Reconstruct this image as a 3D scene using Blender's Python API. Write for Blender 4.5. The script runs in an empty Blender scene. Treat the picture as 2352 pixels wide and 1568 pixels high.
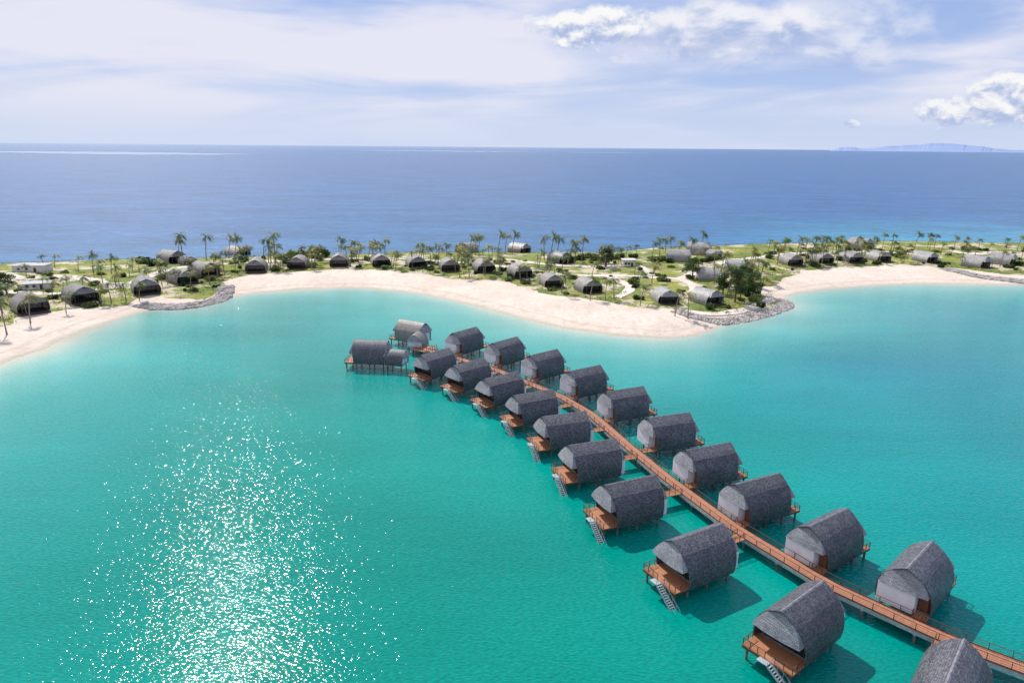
import bpy, math, random
import numpy as np
from mathutils import Vector, Matrix
from collections import defaultdict
random.seed(7); np.random.seed(7)
R=math.radians
S=bpy.context.scene; COL=S.collection
# ------------------------------------------------------------------ camera
W0,H0,F0=2352.,1568.,1568.
CH=60.
PITCH=R(15.9); ROLL=R(0.487)
CM=Matrix.Rotation(math.pi/2-PITCH,3,'X')@Matrix.Rotation(ROLL,3,'Z')
cam=bpy.data.cameras.new('camera'); co=bpy.data.objects.new('camera',cam); COL.objects.link(co)
cam.sensor_width=36; cam.lens=24; cam.clip_start=0.5; cam.clip_end=200000
co.matrix_world=Matrix.Translation((0,0,CH))@CM.to_4x4()
S.camera=co
def pdir(px,py):
    return CM@Vector(((px-W0/2)/F0,(H0/2-py)/F0,-1))
def at(px,py,z=0.):
    d=pdir(px,py); t=(z-CH)/d.z
    return Vector((d.x*t,d.y*t,z))
def topx(p):
    q=CM.transposed()@(Vector(p)-Vector((0,0,CH)))
    return (W0/2+F0*q.x/-q.z, H0/2-F0*q.y/-q.z)
# ------------------------------------------------------------------ materials
def nd(t,ty,ins=None,**k):
    x=t.nodes.new(ty)
    for a,b in k.items(): setattr(x,a,b)
    if ins:
        for a,b in ins.items():
            if isinstance(b,bpy.types.NodeSocket): t.links.new(b,x.inputs[a])
            else: x.inputs[a].default_value=b
    return x
def math_(t,op,a,b=None,c=None,clamp=False):
    ins={0:a}
    if b is not None: ins[1]=b
    if c is not None: ins[2]=c
    return nd(t,'ShaderNodeMath',ins,operation=op,use_clamp=clamp).outputs[0]
def sstep(t,v,a,b,lo=0.,hi=1.):
    return nd(t,'ShaderNodeMapRange',{0:v,1:a,2:b,3:lo,4:hi},interpolation_type='SMOOTHSTEP').outputs[0]
def mixc(t,f,a,b,bt='MIX'):
    x=t.nodes.new('ShaderNodeMix'); x.data_type='RGBA'; x.blend_type=bt
    for i,v in ((0,f),(6,a),(7,b)):
        if isinstance(v,bpy.types.NodeSocket): t.links.new(v,x.inputs[i])
        else:
            x.inputs[i].default_value = v if i==0 else (tuple(v)+(1,))[:4]
    return x.outputs[2]
def grey(t,k): return nd(t,'ShaderNodeCombineColor',{0:k,1:k,2:k}).outputs[0]
def mat(name,c1,c2=None,scale=1.,rough=.7,bump=0.,coord='Object',detail=5,spec=.5,metal=0,lo=.35,hi=.65,rnd=0.,transl=0.):
    m=bpy.data.materials.new(name); m.use_nodes=True; t=m.node_tree; b=t.nodes['Principled BSDF']
    tc=nd(t,'ShaderNodeTexCoord').outputs[coord]
    no=nd(t,'ShaderNodeTexNoise',{'Vector':tc,'Scale':scale,'Detail':detail}).outputs[0]
    f=sstep(t,no,lo,hi)
    c=mixc(t,f,c1,c2 or tuple(v*.7 for v in c1))
    if rnd:
        r=nd(t,'ShaderNodeObjectInfo').outputs['Random']
        k=nd(t,'ShaderNodeMapRange',{0:r,1:0.,2:1.,3:1-rnd,4:1+rnd}).outputs[0]
        c=mixc(t,1.,c,grey(t,k),'MULTIPLY')
    t.links.new(c,b.inputs['Base Color'])
    b.inputs['Roughness'].default_value=rough; b.inputs['Metallic'].default_value=metal
    b.inputs['Specular IOR Level'].default_value=spec
    if bump:
        bp=nd(t,'ShaderNodeBump',{'Height':no,'Strength':bump,'Distance':.2}); t.links.new(bp.outputs[0],b.inputs['Normal'])
    if transl:
        tr=nd(t,'ShaderNodeBsdfTranslucent',{0:c}); ms=nd(t,'ShaderNodeMixShader',{0:transl,1:b.outputs[0],2:tr.outputs[0]})
        t.links.new(ms.outputs[0],t.nodes['Material Output'].inputs[0])
    return m
def shingle(name,c1,c2,cm,patch):
    m=bpy.data.materials.new(name); m.use_nodes=True; t=m.node_tree; b=t.nodes['Principled BSDF']
    uv=nd(t,'ShaderNodeTexCoord').outputs['UV']
    oi=nd(t,'ShaderNodeObjectInfo').outputs['Random']
    off=nd(t,'ShaderNodeVectorMath',{0:uv,1:nd(t,'ShaderNodeCombineXYZ',{0:math_(t,'MULTIPLY',oi,37.),1:0.,2:0.}).outputs[0]},operation='ADD').outputs[0]
    br=nd(t,'ShaderNodeTexBrick',{'Vector':off,'Color1':c1+(1,),'Color2':c2+(1,),'Mortar':cm+(1,),'Scale':1.,'Mortar Size':.018,'Brick Width':.28,'Row Height':.25,'Bias':-.1})
    br.offset=.43
    n1=nd(t,'ShaderNodeTexNoise',{'Vector':off,'Scale':6.,'Detail':5.,'Roughness':.7}).outputs[0]
    n2=nd(t,'ShaderNodeTexNoise',{'Vector':off,'Scale':.5,'Detail':3.}).outputs[0]
    n3=nd(t,'ShaderNodeTexNoise',{'Vector':nd(t,'ShaderNodeMapping',{'Vector':off,'Scale':(.9,5.,1.)}).outputs[0],'Scale':1.,'Detail':4.,'Roughness':.65}).outputs[0]
    c=mixc(t,sstep(t,n1,.54,.70,0.,.8),br.outputs[0],patch)
    k=nd(t,'ShaderNodeMapRange',{0:n2,1:.3,2:.7,3:.78,4:1.22}).outputs[0]
    c=mixc(t,1.,c,grey(t,k),'MULTIPLY')
    k=nd(t,'ShaderNodeMapRange',{0:n3,1:.3,2:.7,3:.74,4:1.28}).outputs[0]
    c=mixc(t,1.,c,grey(t,k),'MULTIPLY')
    k=nd(t,'ShaderNodeMapRange',{0:oi,1:0.,2:1.,3:.88,4:1.12}).outputs[0]
    c=mixc(t,1.,c,grey(t,k),'MULTIPLY')
    t.links.new(c,b.inputs['Base Color']); b.inputs['Roughness'].default_value=.45
    b.inputs['Specular IOR Level'].default_value=.55
    h=math_(t,'ADD',math_(t,'MULTIPLY',br.outputs[1],-.6),math_(t,'ADD',n1,n3))
    bp=nd(t,'ShaderNodeBump',{'Height':h,'Strength':.7,'Distance':.06}); t.links.new(bp.outputs[0],b.inputs['Normal'])
    return m
def planks(name,c1,c2,w=.16,rough=.6):
    m=bpy.data.materials.new(name); m.use_nodes=True; t=m.node_tree; b=t.nodes['Principled BSDF']
    uv=nd(t,'ShaderNodeTexCoord').outputs['UV']
    br=nd(t,'ShaderNodeTexBrick',{'Vector':uv,'Color1':c1+(1,),'Color2':c2+(1,),'Mortar':tuple(v*.3 for v in c1)+(1,),'Scale':1.,'Mortar Size':.012,'Brick Width':2.4,'Row Height':w})
    n=nd(t,'ShaderNodeTexNoise',{'Vector':uv,'Scale':.9,'Detail':6.}).outputs[0]
    c=mixc(t,sstep(t,n,.35,.7,0.,.5),br.outputs[0],tuple(v*.55+.03 for v in c1))
    t.links.new(c,b.inputs['Base Color']); b.inputs['Roughness'].default_value=rough
    return m
M={}
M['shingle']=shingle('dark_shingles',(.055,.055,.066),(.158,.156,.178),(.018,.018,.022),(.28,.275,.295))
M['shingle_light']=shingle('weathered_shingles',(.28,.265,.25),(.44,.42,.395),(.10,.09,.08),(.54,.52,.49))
M['shingle_apron']=shingle('sunlit_tone_shingles',(.24,.24,.262),(.36,.36,.385),(.11,.11,.12),(.47,.47,.49))  # lighter copy of the roof shingles, sunlit gable tone put into the colour
M['shingle_brown']=shingle('brown_grey_shingles',(.21,.188,.168),(.35,.32,.29),(.06,.052,.045),(.46,.425,.39))
M['ridge']=mat('ridge_capping',(.12,.12,.13),(.21,.21,.225),2.,.6)
M['deck']=planks('terracotta_deck',(.52,.22,.10),(.41,.165,.072))
M['walk']=planks('boardwalk_planks',(.48,.205,.107),(.37,.148,.077),.2)
M['rail']=mat('brown_rail_wood',(.13,.052,.032),(.08,.034,.022),3.,.55)
M['wall']=mat('white_render_wall',(.82,.83,.87),(.75,.76,.80),.8,.7)
M['cream']=mat('cream_render_wall',(.7,.66,.6),(.6,.56,.5),.8,.8)
M['door']=mat('brown_timber_door',(.20,.085,.04),(.13,.055,.03),2.,.5)
M['glass']=mat('dark_glass',(.012,.015,.018),(.02,.024,.03),1.,.08)
M['dark']=mat('dark_timber',(.045,.03,.022),(.075,.047,.035),2.,.6)
M['concrete']=mat('pale_concrete',(.48,.48,.50),(.34,.35,.37),1.5,.8)
M['pile']=mat('weathered_pile',(.20,.18,.17),(.10,.095,.09),1.2,.8)
M['metal']=mat('galvanised_metal',(.46,.50,.53),(.34,.38,.41),4.,.45,metal=.2)
M['rock']=mat('revetment_rock',(.54,.49,.44),(.26,.23,.205),.45,.9,bump=.6,lo=.3,hi=.7)
M['trunk']=mat('palm_trunk_bark',(.30,.25,.19),(.18,.145,.11),3.,.9)
M['bark']=mat('tree_bark',(.13,.09,.06),(.07,.05,.035),3.,.9)
def leafmat(name,c1,c2,tr=.35): return mat(name,c1,c2,.6,.5,rnd=.35,spec=.4,transl=tr,detail=2)
M['palm']=leafmat('palm_fronds',(.155,.21,.035),(.07,.115,.02))
M['palm_dry']=leafmat('yellowing_fronds',(.32,.30,.065),(.16,.17,.04))
M['leaf']=leafmat('dark_tree_leaves',(.04,.075,.018),(.08,.125,.03))
M['shrub']=leafmat('shrub_leaves',(.08,.13,.025),(.18,.21,.05))
M['path']=mat('pale_sandy_path',(.72,.64,.55),(.60,.52,.44),.15,.95)
def sandmat():
    m=bpy.data.materials.new('coral_sand'); m.use_nodes=True; t=m.node_tree; b=t.nodes['Principled BSDF']
    g=nd(t,'ShaderNodeNewGeometry').outputs['Position']
    n1=nd(t,'ShaderNodeTexNoise',{'Vector':g,'Scale':.045,'Detail':6.,'Roughness':.6}).outputs[0]
    n2=nd(t,'ShaderNodeTexNoise',{'Vector':g,'Scale':.45,'Detail':7.,'Roughness':.7}).outputs[0]
    n3=nd(t,'ShaderNodeTexNoise',{'Vector':nd(t,'ShaderNodeMapping',{'Vector':g,'Scale':(.35,.05,1)}).outputs[0],'Scale':1.,'Detail':6.,'Roughness':.65}).outputs[0]
    c=mixc(t,sstep(t,n1,.35,.65),(.77,.655,.55),(.67,.555,.455))
    c=mixc(t,sstep(t,n2,.42,.68,0.,.5),c,(.53,.43,.345))
    c=mixc(t,sstep(t,n3,.48,.70,0.,.5),c,(.55,.45,.36))
    z=nd(t,'ShaderNodeSeparateXYZ',{0:g}).outputs[2]
    zz=math_(t,'ADD',z,math_(t,'MULTIPLY',math_(t,'SUBTRACT',n1,.5),.7))
    c=mixc(t,sstep(t,zz,.02,.5,1.,0.),c,(.50,.44,.35))
    line=math_(t,'MULTIPLY',sstep(t,zz,.75,.88),sstep(t,zz,.88,1.02,1.,0.))
    c=mixc(t,math_(t,'MULTIPLY',line,.4),c,(.48,.38,.29))
    t.links.new(c,b.inputs['Base Color']); b.inputs['Roughness'].default_value=.95; b.inputs['Specular IOR Level'].default_value=.2
    bp=nd(t,'ShaderNodeBump',{'Height':n2,'Strength':.9,'Distance':.6}); t.links.new(bp.outputs[0],b.inputs['Normal'])
    return m
def grassmat():
    m=bpy.data.materials.new('lawn_grass'); m.use_nodes=True; t=m.node_tree; b=t.nodes['Principled BSDF']
    g=nd(t,'ShaderNodeNewGeometry').outputs['Position']
    n1=nd(t,'ShaderNodeTexNoise',{'Vector':g,'Scale':.05,'Detail':6.,'Roughness':.65}).outputs[0]
    n2=nd(t,'ShaderNodeTexNoise',{'Vector':g,'Scale':.3,'Detail':7.,'Roughness':.7}).outputs[0]
    n3=nd(t,'ShaderNodeTexNoise',{'Vector':g,'Scale':.07,'Detail':8.,'Roughness':.7,'W':3.},noise_dimensions='4D').outputs[0]
    n4=nd(t,'ShaderNodeTexNoise',{'Vector':g,'Scale':.11,'Detail':8.,'Roughness':.7,'W':9.},noise_dimensions='4D').outputs[0]
    c=mixc(t,sstep(t,n1,.4,.6),(.29,.305,.06),(.155,.21,.04))
    c=mixc(t,sstep(t,n2,.45,.62,0.,.6),c,(.12,.14,.04))
    c=mixc(t,sstep(t,n4,.53,.61,0.,.7),c,(.27,.20,.12))
    c=mixc(t,sstep(t,n3,.51,.57,0.,.9),c,(.60,.51,.38))
    t.links.new(c,b.inputs['Base Color']); b.inputs['Roughness'].default_value=.9; b.inputs['Specular IOR Level'].default_value=.2
    bp=nd(t,'ShaderNodeBump',{'Height':n2,'Strength':.8,'Distance':.7}); t.links.new(bp.outputs[0],b.inputs['Normal'])
    return m
M['sand']=sandmat(); M['grass']=grassmat()
# ------------------------------------------------------------------ mesh builder
class MB:
    def __init__(s): s.v=[]; s.f=[]; s.uv=[]
    def quad(s,pts,uv=None):
        i=len(s.v); s.v.extend([tuple(p) for p in pts]); s.f.append(tuple(range(i,i+len(pts))))
        if uv is None:
            a,b_,c=Vector(pts[0]),Vector(pts[1]),Vector(pts[2])
            n=(b_-a).cross(c-a); k=max(range(3),key=lambda q:abs(n[q]))
            ax=[q for q in range(3) if q!=k]
            uv=[(p[ax[0]],p[ax[1]]) for p in pts]
        s.uv.extend(uv)
    def box(s,cx,cy,cz,sx,sy,sz,rz=0.,swap=False):
        c,si=math.cos(rz),math.sin(rz); P=[]
        for dz in (-.5,.5):
            for dx,dy in ((-.5,-.5),(.5,-.5),(.5,.5),(-.5,.5)):
                x,y=dx*sx,dy*sy
                P.append((cx+x*c-y*si,cy+x*si+y*c,cz+dz*sz))
        for f in ((3,2,1,0),(4,5,6,7),(0,1,5,4),(1,2,6,5),(2,3,7,6),(3,0,4,7)):
            pts=[P[q] for q in f]
            if swap and f in ((3,2,1,0),(4,5,6,7)): s.quad(pts,[(p[1],p[0]) for p in pts])
            else: s.quad(pts)
        return s
    def bar(s,p,q,w,h=None):
        p,q=Vector(p),Vector(q); d=(q-p).normalized(); h=h or w
        up=Vector((0,0,1)) if abs(d.z)<.95 else Vector((1,0,0))
        a=d.cross(up).normalized()*w/2; b=a.cross(d).normalized()*h/2
        P=[p-a-b,p+a-b,p+a+b,p-a+b,q-a-b,q+a-b,q+a+b,q-a+b]
        for f in ((0,3,2,1),(4,5,6,7),(0,1,5,4),(1,2,6,5),(2,3,7,6),(3,0,4,7)): s.quad([P[k] for k in f])
        return s
    def tube(s,pts,rs,n=8,cap=True):
        rings=[]
        for i,p in enumerate(pts):
            p=Vector(p); a=Vector(pts[max(i-1,0)]); b=Vector(pts[min(i+1,len(pts)-1)]); d=(b-a).normalized()
            u=d.cross(Vector((0,1,0.01))).normalized(); w=d.cross(u)
            rings.append([p+(u*math.cos(2*math.pi*k/n)+w*math.sin(2*math.pi*k/n))*rs[i] for k in range(n)])
        i0=len(s.v)
        for r in rings: s.v.extend([tuple(q) for q in r])
        for i in range(len(rings)-1):
            for k in range(n):
                a=i0+i*n+k; b=i0+i*n+(k+1)%n
                s.f.append((a,b,b+n,a+n)); s.uv.extend([(k/n,i),((k+1)/n,i),((k+1)/n,i+1),(k/n,i+1)])
        if cap: s.f.append(tuple(i0+(len(rings)-1)*n+k for k in range(n))); s.uv.extend([(0,0)]*n)
        return s
    def mesh(s,name,m,smooth=False):
        me=bpy.data.meshes.new(name); me.from_pydata(s.v,[],s.f)
        uvl=me.uv_layers.new(name='UVMap'); uvl.data.foreach_set('uv',np.array(s.uv,dtype=np.float32).ravel())
        me.materials.append(m)
        if smooth: me.polygons.foreach_set('use_smooth',[True]*len(me.polygons))
        me.update(); return me
    def build(s,name,m,parent=None,smooth=False):
        return link(name,s.mesh(name,m,smooth),parent)
def link(name,me,parent=None,loc=None,rz=None):
    o=bpy.data.objects.new(name,me); COL.objects.link(o)
    if parent is not None: o.parent=parent
    if loc is not None: o.location=loc
    if rz is not None: o.rotation_euler=(0,0,rz)
    return o
def empty(name,loc=(0,0,0),rz=0.,label=None,cat=None,group=None):
    o=link(name,None,None,loc,rz); o.empty_display_size=.5
    tag(o,label,cat,group); return o
def tag(o,label=None,cat=None,group=None,kind=None):
    if label: o['label']=label
    if cat: o['category']=cat
    if group: o['group']=group
    if kind: o['kind']=kind
    return o
# ------------------------------------------------------------------ land polygon
front=[(-500,1010),(-200,905),(0,836),(100,800),(200,758),(300,722),(345,711),(400,712),(470,704),(518,688),(532,681),(600,672),(700,664),(800,661),(880,665),(960,674),(1040,690),(1100,705),(1180,726),(1260,745),(1340,760),(1430,772),(1500,777),(1580,776),(1635,762),(1652,746),(1700,739),(1760,724),(1805,708),(1814,697),(1800,688),(1812,678),(1850,670),(1900,663),(2000,656),(2100,652),(2200,652),(2300,654),(2400,655),(2700,660),(3300,665)]
back=[(3300,560),(2700,560),(2352,560),(2100,558),(1950,556),(1800,562),(1650,564),(1500,572),(1350,585),(1150,579),(950,583),(800,586),(650,590),(450,594),(250,600),(60,606),(-60,608),(-300,618),(-900,640)]
land=np.array([at(*p)[:2] for p in front+back])
lawnpx=[(-500,870),(-100,775),(20,742),(90,722),(150,712),(250,700),(300,692),(330,680),(440,682),(498,668),(515,645),(600,628),(700,622),(800,617),(880,621),(960,630),(1040,640),(1120,646),(1180,652),(1240,668),(1300,680),(1380,690),(1450,700),(1540,714),(1620,726),(1700,721),(1758,703),(1772,684),(1752,664),(1775,640),(1850,622),(1950,612),(2080,609),(2200,618),(2352,632),(2700,640),(3300,640)]+[(x,y-7) for x,y in back]
lawn=np.array([at(px,py,2. if k<37 else 0.)[:2] for k,(px,py) in enumerate(lawnpx)])
def sdist(P,poly):
    n=len(poly); d=np.full(len(P),1e18); ins=np.zeros(len(P),bool)
    for i in range(n):
        a=poly[i]; b=poly[(i+1)%n]; e=b-a; w=P-a
        t=np.clip((w@e)/(e@e),0,1); q=w-np.outer(t,e); d=np.minimum(d,(q**2).sum(1))
        c=((a[1]>P[:,1])!=(b[1]>P[:,1]))
        xs=a[0]+(P[:,1]-a[1])*(b[0]-a[0])/(b[1]-a[1] if b[1]!=a[1] else 1e-9)
        ins^=c&(P[:,0]<xs)
    d=np.sqrt(d); return np.where(ins,d,-d)
def smooth(poly,it=2):
    for _ in range(it):
        q=[]
        for i in range(len(poly)):
            a=poly[i]; b=poly[(i+1)%len(poly)]; q.append(a*.75+b*.25); q.append(a*.25+b*.75)
        poly=np.array(q)
    return poly
land=smooth(land); lawn=smooth(lawn,1)
def vnoise(x,y,s,seed=0):
    rs=np.random.RandomState(seed); G=rs.rand(256,256)
    X=x/s+1000; Y=y/s+1000; xi=np.floor(X).astype(int); yi=np.floor(Y).astype(int); fx=X-xi; fy=Y-yi
    fx=fx*fx*(3-2*fx); fy=fy*fy*(3-2*fy)
    g=lambda i,j:G[i%256,j%256]
    return (g(xi,yi)*(1-fx)+g(xi+1,yi)*fx)*(1-fy)+(g(xi,yi+1)*(1-fx)+g(xi+1,yi+1)*fx)*fy-.5
X0,X1,Y0,Y1,ST=-480.,560.,150.,560.,1.6
gx=np.arange(X0,X1,ST); gy=np.arange(Y0,Y1,ST)
GX,GY=np.meshgrid(gx,gy); P=np.stack([GX.ravel(),GY.ravel()],1)
sd=sdist(P,land)+vnoise(P[:,0],P[:,1],9.,1)*2.0+vnoise(P[:,0],P[:,1],3.5,2)*.7
hz=np.where(sd>0,2.3*(1-np.exp(-sd/13.)),np.maximum(sd*.11,-3))
hz+=np.where(sd>5,1,0)*(vnoise(P[:,0],P[:,1],14.,3)*.5+vnoise(P[:,0],P[:,1],4.,4)*.15)*np.clip((sd-5)/10,0,1)
ld=sdist(P,lawn)+vnoise(P[:,0],P[:,1],12.,5)*8+vnoise(P[:,0],P[:,1],4.,6)*4
hz+=np.clip(ld/25,0,1)*np.clip(sd/10,0,1)*(.6+vnoise(P[:,0],P[:,1],40.,8)*1.6)
HZ=hz.reshape(GX.shape)
def gz(x,y):
    i=(x-X0)/ST; j=(y-Y0)/ST
    i=min(max(i,0),len(gx)-2.001); j=min(max(j,0),len(gy)-2.001)
    a=int(i); b=int(j); u=i-a; v=j-b
    return float((HZ[b,a]*(1-u)+HZ[b,a+1]*u)*(1-v)+(HZ[b+1,a]*(1-u)+HZ[b+1,a+1]*u)*v)
def atg(px,py):
    p=at(px,py,2.)
    for _ in range(4): p=at(px,py,gz(p.x,p.y))
    return p
def gridmesh(name,Z,keep,m,label):
    ny,nx=GX.shape
    idx=np.arange(nx*ny).reshape(ny,nx)
    q=np.stack([idx[:-1,:-1],idx[:-1,1:],idx[1:,1:],idx[1:,:-1]],-1).reshape(-1,4)
    k=keep.ravel()[q].any(1); q=q[k]
    used=np.unique(q); rm=np.full(nx*ny,-1); rm[used]=np.arange(len(used))
    V=np.stack([GX.ravel(),GY.ravel(),Z.ravel()],1)[used]
    me=bpy.data.meshes.new(name); me.from_pydata(V.tolist(),[],rm[q].tolist())
    me.polygons.foreach_set('use_smooth',[True]*len(me.polygons)); me.materials.append(m)
    o=link(name,me); tag(o,label,None,None,'structure'); return o
gridmesh('beach_sand',HZ,(sd>-26),M['sand'],'pale coral sand of the curving spit and its lagoon beach')
LZ=hz+np.clip(ld*.12,-.35,.12)
gridmesh('lawn_ground',LZ.reshape(GX.shape),(ld>-3.2)&(sd>-8),M['grass'],'green and yellowing lawn covering the middle of the spit')
# ------------------------------------------------------------------ water
def ss(a,b,x):
    t=np.clip((x-a)/(b-a),0,1); return t*t*(3-2*t)
ex=np.geomspace(30,70000,34)
xs=np.concatenate([-480-ex[::-1],np.arange(-480,560,4.),560+ex])
ys=np.concatenate([np.array([-1500.,-700.,-300.,-120.]),np.arange(-40,620,4.),620+np.geomspace(12,90000,44)])
WX,WY=np.meshgrid(xs,ys); WP=np.stack([WX.ravel(),WY.ravel()],1)
wd=-sdist(WP,land)
midpx=[(-900,700),(-300,690),(0,640),(250,640),(450,620),(700,603),(1000,600),(1300,612),(1600,620),(1800,592),(2000,585),(2352,600),(2700,600),(3300,600)]
mid=np.array([at(*p)[:2] for p in midpx]); mid=mid[np.argsort(mid[:,0])]
yc=np.interp(WP[:,0],mid[:,0],mid[:,1])
lag=WP[:,1]<yc
def ramp(d,stops):
    xs_=[s[0] for s in stops]; return np.stack([np.interp(d,xs_,[s[1][k] for s in stops]) for k in range(3)],1)
d=np.maximum(wd+vnoise(WP[:,0],WP[:,1],22.,11)*6,0)
cl=ramp(d,[(0,(.50,.48,.37)),(2.5,(.38,.48,.39)),(7,(.22,.43,.37)),(16,(.10,.37,.325)),(34,(.03,.305,.272)),(62,(.006,.262,.232)),(105,(.0,.236,.192)),(220,(.0,.218,.158))])
bl=ss(10,110,WP[:,0]+.12*(WP[:,1]-150))*ss(10,60,d)
cl=cl*(1-bl[:,None]*.75)+np.array([.0,.242,.262])*bl[:,None]*.75
def blob(px,py,rx,ry,colr,k):
    global cl
    dp=at(px,py); q=np.exp(-(((WP[:,0]-dp.x)/rx)**2+((WP[:,1]-dp.y)/ry)**2))[:,None]*k
    cl=cl*(1-q)+np.array(colr)*q
blob(2120,850,42,26,(.0,.155,.22),.5)
blob(1880,830,22,10,(.0,.17,.21),.3)
blob(1950,730,40,10,(.06,.33,.32),.5)
blob(2250,740,30,8,(.0,.19,.23),.35)
cl*=(1+.20*vnoise(WP[:,0],WP[:,1],45.,12)+.10*vnoise(WP[:,0],WP[:,1],18.,13))[:,None]
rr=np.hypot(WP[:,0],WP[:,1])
co_=ramp(np.log10(np.maximum(rr,1)),[(2.5,(.03,.14,.29)),(2.8,(.016,.11,.26)),(3.2,(.008,.09,.24)),(3.7,(.012,.095,.25)),(4.2,(.045,.145,.31)),(4.8,(.12,.22,.39))])  # far stops turn paler: aerial haze painted into the sea colour
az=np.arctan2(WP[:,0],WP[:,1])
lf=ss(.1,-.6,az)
co_=co_*(1-lf[:,None]*.35)+np.array([.08,.175,.35])*lf[:,None]*.35  # paler haze on the left side, also painted into the sea colour
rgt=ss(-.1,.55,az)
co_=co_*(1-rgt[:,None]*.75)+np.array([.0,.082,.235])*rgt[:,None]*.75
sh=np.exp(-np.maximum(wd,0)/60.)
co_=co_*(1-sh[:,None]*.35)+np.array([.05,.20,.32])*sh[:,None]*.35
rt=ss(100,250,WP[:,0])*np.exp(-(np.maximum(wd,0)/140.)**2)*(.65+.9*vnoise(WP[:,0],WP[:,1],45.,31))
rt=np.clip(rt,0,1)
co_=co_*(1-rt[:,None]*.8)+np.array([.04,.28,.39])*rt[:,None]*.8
def watermat(name,scales,rough,foam,spec,var,k1):
    m=bpy.data.materials.new(name); m.use_nodes=True; t=m.node_tree; b=t.nodes['Principled BSDF']
    g=nd(t,'ShaderNodeNewGeometry').outputs['Position']
    at_=nd(t,'ShaderNodeAttribute',attribute_name='water').outputs['Color']
    def mp(sx,sy,rot): return nd(t,'ShaderNodeMapping',{'Vector':g,'Scale':(sx,sy,1),'Rotation':(0,0,rot)}).outputs[0]
    big=nd(t,'ShaderNodeTexNoise',{'Vector':mp(.010,.03,-.35),'Scale':1.,'Detail':9.,'Roughness':.65,'Distortion':.4}).outputs[0]
    k=nd(t,'ShaderNodeMapRange',{0:big,1:.3,2:.7,3:1-var,4:1+var}).outputs[0]
    c=mixc(t,1.,at_,grey(t,k),'MULTIPLY')
    h=None
    for sx,sy,amp,rot,dt in scales:
        n=nd(t,'ShaderNodeTexNoise',{'Vector':mp(sx,sy,rot),'Scale':1.,'Detail':dt,'Roughness':.5}).outputs[0]
        if h is None: first=n
        n=math_(t,'MULTIPLY',math_(t,'SUBTRACT',n,.5),amp); h=n if h is None else math_(t,'ADD',h,n)
    k=nd(t,'ShaderNodeMapRange',{0:first,1:.3,2:.7,3:1-k1,4:1+k1}).outputs[0]
    c=mixc(t,1.,c,grey(t,k),'MULTIPLY')
    if foam:
        fn=nd(t,'ShaderNodeTexNoise',{'Vector':mp(.05,.03,0),'Scale':1.,'Detail':9.,'Roughness':.85}).outputs[0]
        c=mixc(t,sstep(t,fn,.655,.70,0.,.5),c,(.6,.65,.7))
    t.links.new(c,b.inputs['Base Color'])
    b.inputs['Roughness'].default_value=rough; b.inputs['IOR'].default_value=1.33
    b.inputs['Specular IOR Level'].default_value=spec
    bp=nd(t,'ShaderNodeBump',{'Height':h,'Strength':1.,'Distance':1.}); t.links.new(bp.outputs[0],b.inputs['Normal'])
    return m
M['lagoon']=watermat('lagoon_water',[(1.5,3.3,.085,.45,.6),(3.6,5.4,.022,.1,0.),(.35,.65,.08,.3,1.)],.06,False,.32,.12,.14)
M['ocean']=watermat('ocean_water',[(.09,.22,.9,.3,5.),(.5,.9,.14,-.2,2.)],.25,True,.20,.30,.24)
def water(name,mask,colr,m,label):
    ny,nx=WX.shape; idx=np.arange(nx*ny).reshape(ny,nx)
    q=np.stack([idx[:-1,:-1],idx[:-1,1:],idx[1:,1:],idx[1:,:-1]],-1).reshape(-1,4)
    q=q[mask[q[:,0]]]
    used=np.unique(q); rm=np.full(nx*ny,-1); rm[used]=np.arange(len(used))
    V=np.stack([WP[used,0],WP[used,1],np.zeros(len(used))],1)
    me=bpy.data.meshes.new(name); me.from_pydata(V.tolist(),[],rm[q].tolist()); me.materials.append(m)
    a=me.color_attributes.new('water','FLOAT_COLOR','POINT')
    a.data.foreach_set('color',np.concatenate([np.clip(colr[used],0,1),np.ones((len(used),1))],1).astype(np.float32).ravel())
    o=link(name,me); tag(o,label,None,None,'structure')
water('lagoon_water',lag,cl,M['lagoon'],'turquoise lagoon inside the sand spit')
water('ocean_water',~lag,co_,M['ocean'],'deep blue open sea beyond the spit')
surf=mat('surf_foam',(.42,.52,.66),(.30,.42,.58),.002,.9)
shoal=mat('pale_shoal_water',(.15,.27,.38),(.10,.20,.34),.0012,.6,spec=.2)
def strip(name,pts,m,label,hw):
    mb=MB(); n=len(pts)
    L=[at(px,py,.6) for px,py in pts]
    for i in range(n-1):
        w=lambda k: hw*math.sin(math.pi*(k+.001)/(n-1))
        a,b=L[i],L[i+1]; da=Vector((a.x,a.y,0)).normalized()*w(i); db=Vector((b.x,b.y,0)).normalized()*w(i+1)
        mb.quad([a-da,b-db,b+db,a+da])
    o=mb.build(name,m); tag(o,label,None,None,'structure')
def dense(p0,p1,n,jit):
    return [(p0[0]+(p1[0]-p0[0])*k/n,p0[1]+(p1[1]-p0[1])*k/n+random.uniform(-jit,jit)) for k in range(n+1)]
strip('surf_line',dense((770,345.2),(1270,349.2),30,.5),surf,'thin white surf on a reef near the horizon',300)
strip('surf_line',dense((1270,350),(1500,351.5),16,.3),surf,'short thin surf line right of the longer one near the horizon',140)
strip('reef_shoal',dense((-120,348),(600,355),30,.5),shoal,'pale green shoal near the horizon at left',650)
hm=mat('hazy_blue_hills',(.24,.32,.50),(.28,.36,.54),.0004,1.,spec=0.)  # pale blue of distance haze is painted into the hill colour
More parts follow.
